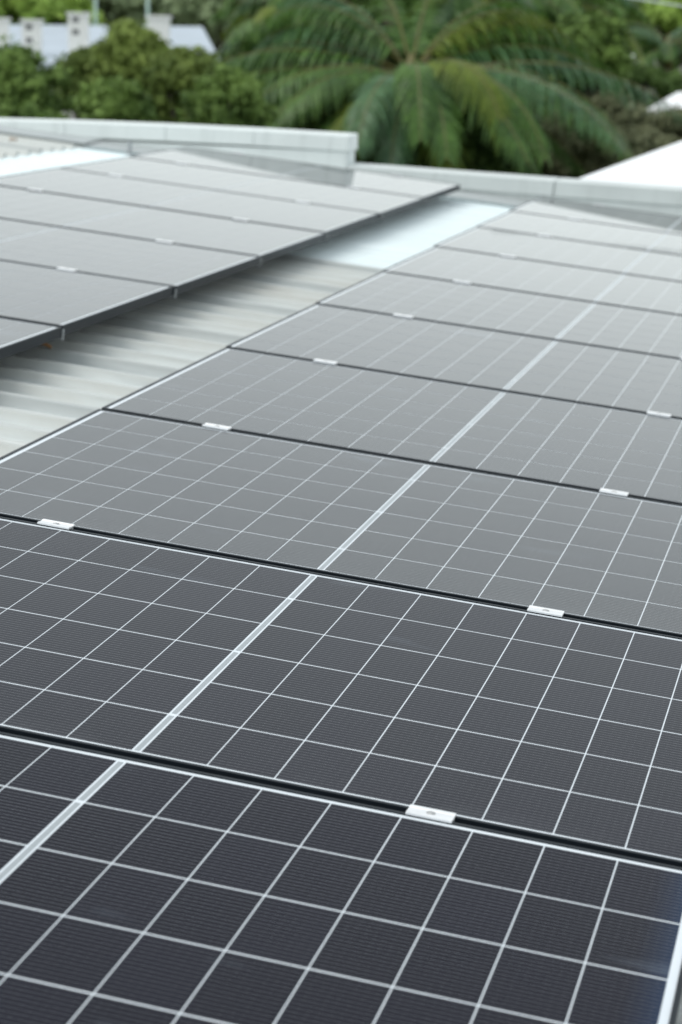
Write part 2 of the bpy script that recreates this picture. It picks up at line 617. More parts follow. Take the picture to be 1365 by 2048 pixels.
FRAME = frame_mesh()
LAM = {}
for k in 'abc':
    mb = MB()
    mb.box((-PW / 2 + 0.003, 0.003, -0.0045), (PW / 2 - 0.003, PH - 0.003, -0.0005))
    LAM[k] = mb.me('glass_laminate', M['back_' + k])
    LAM[k].materials.append(M['under'])
    LAM[k].polygons[0].material_index = 1


def cell_verts(mb, cx, cy, hx=CW / 2, hy=CH / 2, z0=-0.0006, z1=-0.0001):
    c = 0.004
    n = len(mb.v)
    for z in (z0, z1):
        mb.v += [(cx - hx, cy - hy, z), (cx + hx, cy - hy, z), (cx + hx, cy + hy, z), (cx - hx, cy + hy, z)]
    mb.f.append((n + 4, n + 5, n + 6, n + 7))
    for i in range(4):
        j = (i + 1) % 4
        mb.f.append((n + i, n + j, n + 4 + j, n + 4 + i))


CELL = {}
for k in ('a', 'b', 'c', 'edge_a'):
    mb = MB()
    cell_verts(mb, 0, 0)
    CELL[k] = mb.me('cell', M['cell_' + k])
RIB = MB()
RIB.box((-0.0042, -0.5, -0.0006), (0.0042, 0.5, -0.0001))
RIBME = RIB.me('ribbon', M['ribbon'])


def cell_pos():
    for c in range(16):
        k = c - 8
        x = (CHALF + CP * (k + 0.5)) if k >= 0 else -(CHALF + CP * (-k - 0.5))
        for r in range(6):
            yield x, PH - 0.0165 - RP * (r + 0.5)


GRID = MB()
for x, y in cell_pos():
    cell_verts(GRID, x, y)
GRIDME = GRID.me('cell_strings', M['cell_grid'])


def solar_panel(x, y, z, tilt, kind, cells, label, group, blue=0):
    """origin: middle of the panel's front edge"""
    p = empty('solar_panel', (x, y, z), True, label, 'solar panel', group, extra=Matrix.Rotation(tilt, 4, 'X'))
    link('frame', FRAME, p)
    link('glass_laminate', LAM[kind], p)
    if cells:
        for cx, cy in cell_pos():
            ck = 'edge_' + kind if blue and blue * cx > 0.75 else kind
            link('cell', CELL[ck], p, (cx, cy, 0))
    else:
        tag(link('cell_strings', GRIDME, p), kind='stuff')
    top = PH - 0.0165
    segs = [(top - 0.004, top - RP + 0.006), (top - RP - 0.006, top - 3 * RP + 0.006), (top - 3 * RP - 0.006, top - 5 * RP + 0.006), (top - 5 * RP - 0.006, top - 6 * RP + 0.004)]
    for a, b in segs:
        o = link('ribbon', RIBME, p, (0, (a + b) / 2, 0))
        o.scale.y = a - b
    return p


DX = [0.0127, 0.0175, 0.018, 0.0188, 0.0135, 0.0076, -0.0004, -0.0124, -0.0187, -0.034]
ZS = [-0.0114, -0.0126, -0.0005, 0.0064, 0.011, 0.012, 0.0103, 0.0061, 0.0007, -0.0072, -0.0149]
ORD = ['nearest', 'second', 'third', 'fourth', 'fifth', 'sixth', 'seventh', 'eighth', 'ninth', 'tenth and last']
for n in range(10):
    k = n - 1                                  # front seam index
    z0, z1 = ZS[n], ZS[n + 1]
    tilt = math.atan2(z1 - z0, PITCH)
    if n == 0:
        lab = 'nearest solar panel of the right array, cut by the bottom edge of the photo'
    elif n == 9:
        lab = 'farthest solar panel of the right array, next to the low parapet'
    else:
        lab = '%s solar panel from the camera in the right array of dark glass panels' % ORD[n]
    solar_panel(DX[n], k * PITCH + GAP / 2, z0, tilt, 'ac'[n] if n < 2 else 'b', n < 6, lab, 'solar panels in the right array',
                blue={0: 1}.get(n, 0))

LX = -1.40 - PW / 2
LDX = [0.004, 0.0, 0.005, 0.0, -0.006, -0.004, -0.012]
for n in range(7):
    k = n + 2
    if n == 0:
        lab = 'nearest solar panel of the left array, mostly cut off by the left edge'
    elif n == 6:
        lab = 'farthest solar panel of the left array, its corner jutting past the parapet end'
    else:
        lab = '%s solar panel from the camera in the left array, pale with reflected sky' % ORD[n]
    solar_panel(LX + LDX[n], k * PITCH + GAP / 2 - 0.03, 0.0, R(0.05 * ((n * 5) % 3 - 1)), 'b', False, lab, 'solar panels in the left array')


# ------------------------------------------------------------------ clamps, rails, brackets
def clamp_mesh():
    mb = MB()
    h = 0.035
    w2 = 0.0175
    # wings, recessed channel, legs down into the gap
    prof = [(-w2, 0.0), (-0.0085, 0.0), (-0.0085, -0.024), (-0.0065, -0.024), (-0.0065, -0.001), (0.0065, -0.001), (0.0065, -0.024), (0.0085, -0.024),
            (0.0085, 0.0), (w2, 0.0), (w2 + 0.001, 0.0032), (0.0095, 0.0042), (0.0080, 0.0026), (-0.0080, 0.0026), (-0.0095, 0.0042), (-w2 - 0.001, 0.0032)]
    n = len(prof)
    tris_top = [(0, 1, 14, 15), (1, 4, 13, 14), (4, 5, 12, 13), (5, 8, 11, 12), (8, 9, 10, 11), (1, 2, 3, 4), (5, 6, 7, 8)]
    for x in (-h, h):
        mb.v += [(x, y, z) for y, z in prof]
    for i in range(n):
        j = (i + 1) % n
        mb.f.append((i, j, n + j, n + i))
    for q in tris_top:
        mb.f.append(tuple(reversed(q)))
        mb.f.append(tuple(n + i for i in q))
    return mb.me('mid_clamp', M['alu'])


CLAMP = clamp_mesh()
bm_ = MB()
bm_.cyl((0, 0, 0.0020), (0, 0, 0.0034), 0.0070, 0.0070, 12)
bm_.cyl((0, 0, 0.0034), (0, 0, 0.0042), 0.0055, 0.0050, 6)
BOLT = bm_.me('bolt', M['bolt'])


def clamp(x, y, z, label, group):
    p = empty('mid_clamp', (x, y, z + 0.0018), True, label, 'clamp', group, extra=Matrix.Rotation(random.uniform(-0.02, 0.02), 4, 'Z'))
    link('clamp_plate', CLAMP, p)
    link('bolt', BOLT, p)
    return p


def seam_name(k):
    if k == 9: return 'at the far end of the last panel'
    return 'on the seam between the %s and %s panels' % (ORD[k], ORD[k + 1].replace(' and last', ''))


for k in range(0, 10):
    for side, x in (('left', -0.553), ('right', 0.488)):
        if side == 'left' and k == 0: continue
        if side == 'right' and k > 4: continue
        clamp(x + (0.006 if side == 'left' else 0), k * PITCH + (0.0 if k < 9 else 0.004), ZS[k + 1],
              'silver clamp %s, %s half of right array' % (seam_name(k), side), 'clamps on the right array')
for n in range(1, 8):
    k = n + 2
    for side, x in (('left', -2.85), ('right', -1.82)):
        if side == 'left' and n < 4: continue
        sn = 'at the far end of the last panel' if n == 7 else 'on the seam between the %s and %s panels' % (ORD[n - 1], 'seventh' if n == 6 else ORD[n])
        clamp(x, k * PITCH - 0.03, 0.0, 'silver clamp %s, %s half of left array' % (sn, side), 'clamps on the left array')

# rails under the panels, on feet
for x, ya, yb, lab in ((-0.55, -1.2, 10.45, 'aluminium rail under the left half of the right array'), (0.488, -1.2, 10.45, 'aluminium rail under the right half of the right array'),
                       (-1.82, 2.2, 10.40, 'aluminium rail under the right half of the left array'), (-2.85, 2.2, 10.40, 'aluminium rail under the left half of the left array')):
    r = empty('mounting_rail', (x, ya, -0.0525), True, lab, 'rail', 'rails carrying the solar panels')
    mb = MB()
    mb.box((-0.02, 0, -0.020), (0.02, yb - ya, 0.0))
    mb.build('rail_profile', M['alu'], r)
    y = LAP0 - 5 * COVER
    feet = []
    while y < yb:
        if y > ya + 0.1:
            mb = MB()
            mb.box((-0.018, y - ya - 0.02, -0.0485), (0.018, y - ya + 0.02, -0.020))
            mb.build('foot', M['galv'], r)
        y += COVER

# small galvanised plates hanging at the panel corners along the free edge of the left array
for n in range(1, 7):
    k = n + 2
    p = empty('corner_bracket', (-1.40 + 0.004, k * PITCH - 0.03, -0.002), True,
              'small grey metal plate under the left array edge, between its %s and %s panels' % (ORD[n - 1], 'seventh' if n == 6 else ORD[n]), 'bracket', 'corner plates along the left array edge')
    mb = MB()
    mb.box((0.0, -0.006, -0.038), (0.003, 0.006, -0.006))
    mb.box((-0.03, -0.006, -0.041), (0.003, 0.006, -0.038))
    mb.build('plate', M['galv'], p)
    mb = MB()
    mb.cyl((0.003, 0, -0.030), (0.005, 0, -0.030), 0.003, 0.003, 6)
    mb.build('bolt', M['bolt'], p)

# dry leaves caught on the roof
lm = mat_simple('dry_leaf', (0.30, 0.15, 0.06), 0.7, 0, 0.3, 30)


def dry_leaf(x, y, z, s, rz, label):
    v, f = [], []
    n = 7
    for i in range(n + 1):
        t = i / n
        wd = 0.32 * math.sin(math.pi * min(1, t * 0.96 + 0.02)) * s
        h = 0.18 * s * math.sin(t * 3.0)
        v += [((t - 0.5) * s, -wd, h + 0.16 * s), ((t - 0.5) * s, 0, h), ((t - 0.5) * s, wd, h + 0.12 * s)]
    for i in range(n):
        a = i * 3
        f += [(a, a + 3, a + 4, a + 1), (a + 1, a + 4, a + 5, a + 2)]
    o = link('dry_leaf', mesh_from('dry_leaf', v, f, lm, True))
    o.matrix_world = RY @ Matrix.Translation((x, y, z)) @ Matrix.Rotation(rz, 4, 'Z')
    sm = o.modifiers.new('thick', 'SOLIDIFY')
    sm.thickness = 0.002
    tag(o, label, 'leaf')


dry_leaf(-1.50, 3.52, PAN + 0.032, 0.07, 0.4, 'orange brown dry leaf on the roof under the left array edge')
dry_leaf(-4.20, 9.95, PAN + 0.052, 0.06, 1.2, 'small brown dry leaf on the far left roof sheets')
p = empty('roof_bracket', (-3.60, 10.45, PAN + 0.03), True, 'small grey upright bracket at the far left corner of the left array', 'bracket')
mb = MB()
mb.box((-0.012, -0.004, 0.0), (0.012, 0.004, 0.075))
mb.build('upright', M['galv'], p)
mb = MB()
mb.box((-0.02, -0.05, 0.0), (0.02, -0.0045, 0.004))
mb.build('base_plate', M['galv'], p)

# ------------------------------------------------------------------ vegetation
def quads_mesh(name, c, a, b, mat):
    """c centres, a/b half axes (n,3): one folded diamond leaf each"""
    n = len(c)
    V = np.empty((n, 4, 3), np.float32)
    V[:, 0] = c - a
    V[:, 1] = c + b
    V[:, 2] = c + a
    V[:, 3] = c - b
    me = bpy.data.meshes.new(name)
    me.vertices.add(n * 4)
    me.vertices.foreach_set('co', V.reshape(-1))
    me.loops.add(n * 4)
    me.loops.foreach_set('vertex_index', np.arange(n * 4, dtype=np.int32))
    me.polygons.add(n)
    me.polygons.foreach_set('loop_start', np.arange(0, n * 4, 4, dtype=np.int32))
    me.polygons.foreach_set('loop_total', np.full(n, 4, np.int32))
    me.update()
    me.materials.append(mat)
    return me


def unit(v):
    return v / np.maximum(np.linalg.norm(v, axis=1, keepdims=True), 1e-9)


def crown_mesh(name, rad, nclump, nleaf, leaf, mat, clump_r=0.27):
    """leaf clumps spread through an ellipsoid; rad = (rx, ry, rz)"""
    rad = np.array(rad)
    d = unit(rng.normal(size=(nclump, 3)))
    d[:, 2] = np.where(d[:, 2] < -0.8, -d[:, 2], d[:, 2])
    rr = rng.uniform(0.45, 0.98, (nclump, 1)) ** 0.6
    cc = d * rr * rad * (1 - clump_r * 0.55)
    cr = rng.uniform(0.45, 1.55, nclump) * clump_r * rad.min()
    idx = rng.integers(0, nclump, nleaf)
    ld = unit(rng.normal(size=(nleaf, 3)))
    lr = rng.uniform(0.25, 1.0, (nleaf, 1)) ** 0.5
    lr = lr * np.where(rng.random((nleaf, 1)) < 0.25, rng.uniform(1.0, 1.7, (nleaf, 1)), 1.0)
    c = cc[idx] + ld * lr * cr[idx][:, None] * np.array([1.2, 1.2, 0.85])
    nrm = unit(ld * 0.8 + np.array([0, 0, 0.35]) + rng.normal(size=(nleaf, 3)) * 0.45)
    t = unit(np.cross(nrm, rng.normal(size=(nleaf, 3))))
    u = np.cross(nrm, t)
    s = leaf * rng.uniform(0.6, 1.35, (nleaf, 1))
    return quads_mesh(name, c, t * s, u * s * 0.55, mat)


bark = mat_simple('bark', (0.07, 0.058, 0.045), 0.9, 0, 0.3, 6, bump=0.4)


def tree(name, px, py, depth, rx_px, rz_px, mat, label, nclump=26, nleaf=9000, leaf=0.10, group=None, ry=None, cat='tree'):
    k = depth / F_PX
    c = at(px, py, depth)
    rx, rz = rx_px * k, rz_px * k
    ry = rx * 0.9 if ry is None else ry
    o = empty(name, (c.x, c.y, GZ), label=label, cat=cat, group=group)
    h = c.z - GZ
    lo = max(0.6, h - rz * 0.5)
    mb = MB()
    r0 = 0.05 + 0.028 * h
    mb.tube([(0, 0, -0.1), (0.03 * h, 0.01 * h, lo * 0.5), (0.0, 0.0, lo), (0, 0, h + rz * 0.3)], [r0, r0 * 0.75, r0 * 0.6, r0 * 0.15], 8)
    for q in range(6):
        a = q * 1.05 + rng.uniform(-.3, .3)
        s_ = lo * rng.uniform(0.6, 0.95)
        e = Vector((math.cos(a) * rx * 0.6, math.sin(a) * ry * 0.6, h + rz * rng.uniform(-.3, .4)))
        mid = Vector((e.x * 0.45, e.y * 0.45, s_ + (e.z - s_) * 0.6))
        mb.tube([(0, 0, s_), mid, e], [r0 * 0.42, r0 * 0.3, r0 * 0.1], 6)
    mb.build('trunk', bark, o, smooth=True)
    me = crown_mesh('crown', (rx, ry, rz), int(nclump * 1.9), int(nleaf * 1.25), leaf, mat)
    cr = link('crown', me, o, (0, 0, h))
    cr.rotation_euler.z = math.atan2(-FWD.x, FWD.y)
    return o


L_olive = mat_leaf('leaf_olive', (0.045, 0.08, 0.02), (0.26, 0.34, 0.085), 0.7)
L_mid = mat_leaf('leaf_mid_green', (0.035, 0.075, 0.02), (0.24, 0.36, 0.09), 0.7)
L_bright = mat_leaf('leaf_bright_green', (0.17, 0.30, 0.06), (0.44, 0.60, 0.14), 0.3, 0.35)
L_dark = mat_leaf('leaf_dark', (0.03, 0.065, 0.018), (0.16, 0.25, 0.07), 0.9)
L_brown = mat_leaf('leaf_grey_brown', (0.06, 0.075, 0.035), (0.33, 0.35, 0.20), 3.0)
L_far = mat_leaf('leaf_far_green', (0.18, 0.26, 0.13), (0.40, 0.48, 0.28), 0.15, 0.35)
L_palm = mat_leaf('palm_leaflet', (0.020, 0.062, 0.012), (0.13, 0.26, 0.045), 0.8, 0.3, 0.40, 0.4)
L_palm_y = mat_leaf('palm_leaflet_yellowing', (0.075, 0.125, 0.014), (0.23, 0.30, 0.04), 0.8, 0.35, 0.45, 0.35)
L_palm_b = mat_leaf('palm_leaflet_blue_green', (0.024, 0.07, 0.030), (0.12, 0.25, 0.10), 0.8, 0.25, 0.36, 0.4)

G1 = 'bushy trees behind the high parapet'
tree('bushy_tree', 45, 190, 36, 105, 100, L_mid, 'bushy green tree at the far left, below the pale roof', 26, 11000, 0.075, G1)
tree('bushy_tree', 258, 128, 40, 78, 84, L_olive, 'tallest olive green bush, its peak in front of the pale roof', 26, 11000, 0.075, G1)
tree('bushy_tree', 175, 165, 43, 75, 70, L_olive, 'olive bush in the dark gap left of the tallest bush', 20, 8000, 0.075, G1)
tree('bushy_tree', 375, 180, 37, 95, 82, L_olive, 'rounded yellowish green bush left of the big palm', 26, 11000, 0.075, G1)
tree('bushy_tree', 235, 215, 33, 80, 60, L_mid, 'low green bush just over the left parapet below the tallest bush', 20, 8000, 0.07, G1)
tree('bushy_tree', 60, 258, 31, 100, 45, L_mid, 'lowest bush peeking over the parapet at the far left', 18, 7000, 0.07, G1)
tree('bushy_tree', 460, 215, 34, 80, 75, L_mid, 'green bush under the left fronds of the big palm', 20, 8000, 0.07, G1)

G2 = 'dark trees behind the palms'
for i, (x, y, d, rx, rz, lab) in enumerate((
        (560, 135, 58, 110, 115, 'dark tree between the bushes and the palms'),
        (650, 240, 46, 150, 140, 'dark tree low behind the left fronds of the big palm'),
        (720, 20, 60, 170, 140, 'dark tree behind the tall palm trunk at the top'),
        (900, 240, 46, 160, 150, 'dark tree low behind the right fronds of the big palm'),
        (980, 40, 58, 160, 140, 'dark tree top right of the tall palm'),
        (1090, 190, 62, 100, 140, 'dark tree between the big palm and the brown shrub'))):
    tree('shade_tree', x, y, d, rx, rz, L_dark, lab, 24, 9000, 0.15, G2)

G3 = 'trees on the right beyond the palms'
tree('shrub_tree', 1205, 270, 48, 120, 85, L_brown, 'grey brown flowering shrub behind the white roof edge', 34, 15000, 0.08, G3)
tree('shrub_tree', 1345, 290, 47, 85, 75, L_brown, 'brownish shrub at the right edge above the white roof', 26, 11000, 0.08, G3)
tree('shrub_tree', 1150, 290, 52, 90, 90, L_brown, 'brown shrub filling the space between the big palm and the flowering shrub', 26, 12000, 0.085, G3)
tree('shrub_tree', 1275, 320, 46, 110, 60, L_brown, 'lowest brown shrub directly above the white roof edge', 26, 12000, 0.08, G3)
tree('bushy_tree', 1185, 110, 48, 90, 85, L_mid, 'mixed green bush right of the big palm crown', 22, 9000, 0.10, G3)
tree('bushy_tree', 1290, 180, 60, 95, 55, L_dark, 'dark green bush under the small palm on the right', 22, 8000, 0.10, G3)
tree('bushy_tree', 1350, 35, 75, 120, 75, L_bright, 'bright green tree at the top right corner', 22, 8000, 0.18, G3)
tree('bushy_tree', 1200, 20, 70, 100, 60, L_mid, 'green tree at the top, left of the bright corner tree', 22, 8000, 0.16, G3)

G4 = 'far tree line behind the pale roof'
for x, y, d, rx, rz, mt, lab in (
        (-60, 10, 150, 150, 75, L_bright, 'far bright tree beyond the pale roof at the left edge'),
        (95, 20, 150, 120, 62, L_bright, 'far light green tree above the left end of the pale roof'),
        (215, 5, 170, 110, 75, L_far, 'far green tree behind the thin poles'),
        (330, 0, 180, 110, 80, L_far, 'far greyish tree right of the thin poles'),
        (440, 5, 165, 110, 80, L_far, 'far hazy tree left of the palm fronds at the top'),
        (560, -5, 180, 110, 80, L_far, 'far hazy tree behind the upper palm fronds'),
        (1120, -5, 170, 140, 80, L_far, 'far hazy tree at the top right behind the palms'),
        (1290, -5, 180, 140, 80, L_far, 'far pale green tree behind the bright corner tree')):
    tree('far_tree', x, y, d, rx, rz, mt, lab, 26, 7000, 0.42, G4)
# the wood that closes the view below and between the single trees
wood = MB()
c_, a_, b_ = [], [], []
for i in range(16):
    x = -500 + 2400 * i / 15
    cen = np.array(at(x, 10 + 25 * math.sin(i * 2.1), 215))
    n = 2600
    d = unit(rng.normal(size=(n, 3))) * rng.uniform(0.5, 1, (n, 1)) ** 0.5
    c = cen + d * np.array([9, 6, 6.0])
    c[:, 2] = np.maximum(c[:, 2], GZ)
    nr = unit(d + rng.normal(size=(n, 3)) * 0.5)
    t = unit(np.cross(nr, rng.normal(size=(n, 3))))
    c_.append(c); a_.append(t * 0.8); b_.append(np.cross(nr, t) * 0.6)
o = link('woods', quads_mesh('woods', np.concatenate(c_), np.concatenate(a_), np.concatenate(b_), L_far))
tag(o, 'far green wood closing the horizon', 'woods', kind='stuff')


# ---- palms
stem_m = mat_simple('palm_rachis', (0.13, 0.12, 0.035), 0.5, 0, 0.2, 8)
palm_bark = mat_simple('palm_trunk', (0.17, 0.13, 0.10), 0.85, 0, 0.25, 8, bump=0.5)
UP = Vector((0, 0, 1))
HR = Vector((RIGHT.x, RIGHT.y, 0)).normalized()
HF = Vector((FWD.x, FWD.y, 0)).normalized()


def frond(parent, base, phi, elev, length, droop, mat, leafl=0.55, npair=46, hang=1.0, leafw=0.021):
    """feather frond: phi 0 = screen right, 90 = away; elev start angle; droop total bend in degrees"""
    phi, e = R(phi), R(elev)
    h = HR * math.cos(phi) + HF * math.sin(phi)
    side = h.cross(UP)
    N = 16
    pts, tans = [], []
    p = Vector(base)
    for i in range(N + 1):
        t = i / N
        ang = e - R(droop) * t ** 1.5
        d = h * math.cos(ang) + UP * math.sin(ang)
        pts.append(p.copy()); tans.append(d)
        p += d * (length / N)
    mb = MB()
    mb.tube(pts, [0.028 * (1 - 0.85 * i / N) + 0.003 for i in range(N + 1)], 5)
    nst = len(mb.f)
    for s in (-1, 1):
        for j in range(npair):
            t = 0.14 + 0.85 * (j + 0.5 * (s > 0)) / npair
            x = t * N
            i = min(int(x), N - 1)
            q = pts[i].lerp(pts[i + 1], x - i)
            d = tans[i].lerp(tans[i + 1], x - i).normalized()
            up = side.cross(d).normalized() * -1
            if up.z < 0: up = -up
            ll = leafl * (math.sin(math.pi * (0.12 + 0.82 * t)) ** 0.7) * random.uniform(0.7, 1.15)
            out = (side * s * 0.85 + d * 0.55 + up * random.uniform(-0.05, 0.35)).normalized()
            wv = (d - out * d.dot(out)).normalized()
            ww = leafw * random.uniform(0.8, 1.2)
            n0 = len(mb.v)
            cur = q.copy()
            dirv = out.copy()
            for k2 in range(4):
                wk = ww * (0.7, 1.0, 0.8, 0.08)[k2]
                mb.v += [tuple(cur - wv * wk), tuple(cur + wv * wk)]
                dirv = (dirv + Vector((0, 0, -hang * (0.3 + 0.35 * k2))) * random.uniform(0.8, 1.2)).normalized()
                cur = cur + dirv * (ll / 3)
            for k2 in range(3):
                a = n0 + 2 * k2
                mb.f.append((a, a + 1, a + 3, a + 2))
    me = mb.me('frond', stem_m)
    me.materials.append(mat)
    mi = np.ones(len(me.polygons), np.int32)
    mi[:nst] = 0
    me.polygons.foreach_set('material_index', mi)
    me.update()
    return link('frond', me, parent)


def palm(px, py, depth, fronds, label, trunk_r=0.14, lean=(0, 0), scale=1.0, leafl=0.5, npair=46, group='feather palms behind the roof', leafw=0.021):
    c = at(px, py, depth)
    o = empty('palm_tree', (c.x, c.y, GZ), label=label, cat='palm tree', group=group)
    h = c.z - GZ
    mb = MB()
    n = 22
    pts, rad = [], []
    for i in range(n + 1):
        t = i / n
        pts.append((lean[0] * (1 - t) ** 2, lean[1] * (1 - t) ** 2, -0.1 + (h + 0.05) * t))
        rad.append(trunk_r * (1.25 - 0.35 * t) * (1.0 + 0.05 * (i % 2)))
    mb.tube(pts, rad, 10)
    mb.build('trunk', palm_bark, o, smooth=True)
    # crownshaft and old leaf bases
    mb = MB()
    mb.tube([(0, 0, h - 0.5), (0, 0, h - 0.2), (0, 0, h + 0.15), (0, 0, h + 0.45)], [trunk_r * 0.95, trunk_r * 1.25, trunk_r * 0.8, 0.03], 10)
    mb.build('crownshaft', stem_m, o, smooth=True)
    for (phi, el, ln, dr, mt) in fronds:
        frond(o, (0, 0, h + random.uniform(-0.1, 0.12)), phi, el, ln * scale, dr, {'g': L_palm, 'y': L_palm_y, 'b': L_palm_b}[mt], leafl, npair, leafw=leafw)
    return o


palm(822, 150, 45, [
    (-14, 14, 3.7, 58, 'b'), (-26, 2, 3.2, 50, 'g'), (-42, 8, 3.5, 58, 'b'), (-60, 0, 2.9, 55, 'g'),
    (-80, 4, 2.6, 75, 'g'), (-98, -12, 2.3, 55, 'b'), (-116, 0, 2.5, 72, 'y'), (-136, 8, 2.8, 70, 'g'),
    (-152, -4, 2.7, 50, 'y'), (-166, 10, 3.4, 55, 'g'), (188, 16, 3.4, 66, 'g'), (172, 40, 2.5, 112, 'b'),
    (160, 26, 2.8, 80, 'g'), (8, 40, 2.9, 115, 'g'), (20, 26, 3.2, 78, 'g'), (52, 34, 2.6, 90, 'y'),
    (85, 38, 2.5, 90, 'b'), (125, 36, 2.6, 90, 'g'), (148, 44, 2.4, 105, 'g'), (-3, 4, 2.8, 55, 'g'),
    (75, 60, 2.2, 70, 'g'), (110, 58, 2.2, 75, 'g'), (150, 55, 2.4, 90, 'b'), (30, 56, 2.4, 95, 'g'), (172, 52, 2.3, 100, 'g'), (12, 54, 2.4, 110, 'y'),
    (-70, -25, 2.3, 45, 'y'), (-30, -20, 2.5, 45, 'g'), (-20, 10, 3.2, 75, 'g'), (-52, 12, 2.9, 85, 'g'), (-88, 16, 2.5, 95, 'g'),
    (-108, 10, 2.5, 85, 'b'), (-128, -14, 2.5, 50, 'g'), (-146, 12, 3.0, 78, 'g'), (-174, 2, 3.0, 60, 'g'), (178, 26, 2.9, 90, 'b'),
    (0, 22, 3.0, 80, 'b'), (14, 12, 3.0, 70, 'g'), (-62, 20, 2.7, 105, 'y'), (-10, -14, 2.8, 45, 'g'), (35, 40, 2.6, 105, 'g'), (138, 22, 2.8, 80, 'g')],
    'large feather palm with its crown in the middle behind the roof', 0.2, scale=1.67, leafl=0.95, npair=54, leafw=0.026)
palm(783, -70, 54, [
    (180, 12, 3.2, 85, 'g'), (-170, 5, 3.0, 75, 'b'), (165, 24, 3.3, 110, 'g'), (-150, 0, 2.8, 70, 'g'),
    (-128, 4, 2.8, 80, 'g'), (-50, 4, 2.8, 80, 'g'), (-30, 10, 3.0, 80, 'b'),
    (-12, 12, 3.2, 85, 'g'), (5, 18, 3.3, 90, 'g'), (20, 26, 3.2, 110, 'g'), (60, 20, 3.0, 90, 'y'),
    (100, 20, 3.0, 80, 'g'), (135, 20, 3.0, 90, 'g'), (-140, 24, 2.8, 110, 'g'),
    (188, -6, 3.0, 60, 'b'), (-20, -4, 3.0, 60, 'g')],
    'taller palm whose trunk rises behind the middle palm, crown above the photo', 0.2, scale=1.6, leafl=0.88, npair=44, leafw=0.027)
palm(610, 45, 54, [(a, 8 + 22 * (i % 3) / 2, 2.6, 80, 'gbgy'[i % 4]) for i, a in enumerate(range(0, 360, 22))],
     'palm with drooping fronds between the bushes and the middle palm', 0.16, scale=1.0, leafl=0.62, leafw=0.03)
palm(1045, 5, 56, [(a + 7, 8 + 22 * (i % 3) / 2, 2.7, 85, 'ggby'[i % 4]) for i, a in enumerate(range(0, 360, 22))],
     'palm at the top, right of the tallest palm trunk', 0.16, scale=1.45, leafl=0.7, leafw=0.03)
palm(1338, 100, 62, [(a + 3, 10 + 30 * (i % 3) / 2, 1.9, 80, 'ggb'[i % 3]) for i, a in enumerate(range(0, 360, 26))],
     'small palm with a pale trunk near the right edge', 0.16, scale=1.2, leafl=0.5, npair=32, leafw=0.03)
palm(1165, 60, 66, [(a + 11, 10 + 30 * (i % 3) / 2, 2.0, 85, 'gyg'[i % 3]) for i, a in enumerate(range(0, 360, 26))],
     'small palm with yellowing fronds right of the dark trees', 0.16, scale=1.25, leafl=0.5, npair=32, leafw=0.03)

# undergrowth that closes the gaps beneath the crowns
c_, a_, b_ = [], [], []
for i in range(46):
    x = -150 + 1700 * (i + random.random()) / 46
    d = random.uniform(44, 72) if x < 1080 else random.uniform(60, 72)
    top = 175 + 70 * random.random() if 380 < x < 1130 else 235 + 40 * random.random()
    cen = np.array(at(x, top + 95, d))
    n = 1500
    dd = unit(rng.normal(size=(n, 3))) * rng.uniform(0.5, 1, (n, 1)) ** 0.5
    c = cen + dd * np.array([1.6, 1.2, 95 * d / F_PX])
    c[:, 2] = np.maximum(c[:, 2], GZ + 0.02)
    nr = unit(dd + rng.normal(size=(n, 3)) * 0.5)
    t = unit(np.cross(nr, rng.normal(size=(n, 3))))
    s_ = rng.uniform(0.1, 0.22, (n, 1))
    c_.append(c); a_.append(t * s_); b_.append(np.cross(nr, t) * s_ * 0.6)
o = link('undergrowth', quads_mesh('undergrowth', np.concatenate(c_), np.concatenate(a_), np.concatenate(b_), L_dark))
tag(o, 'dark tangled undergrowth below the palms', 'undergrowth', kind='stuff')

# ------------------------------------------------------------------ neighbouring buildings
white_roof = mat_simple('white_roof_paint', (0.90, 0.92, 0.93), 0.5, 0, 0.02, 1.0)
white_wall = mat_simple('white_wall_paint', (0.7, 0.7, 0.68), 0.7, 0, 0.05, 1.0)


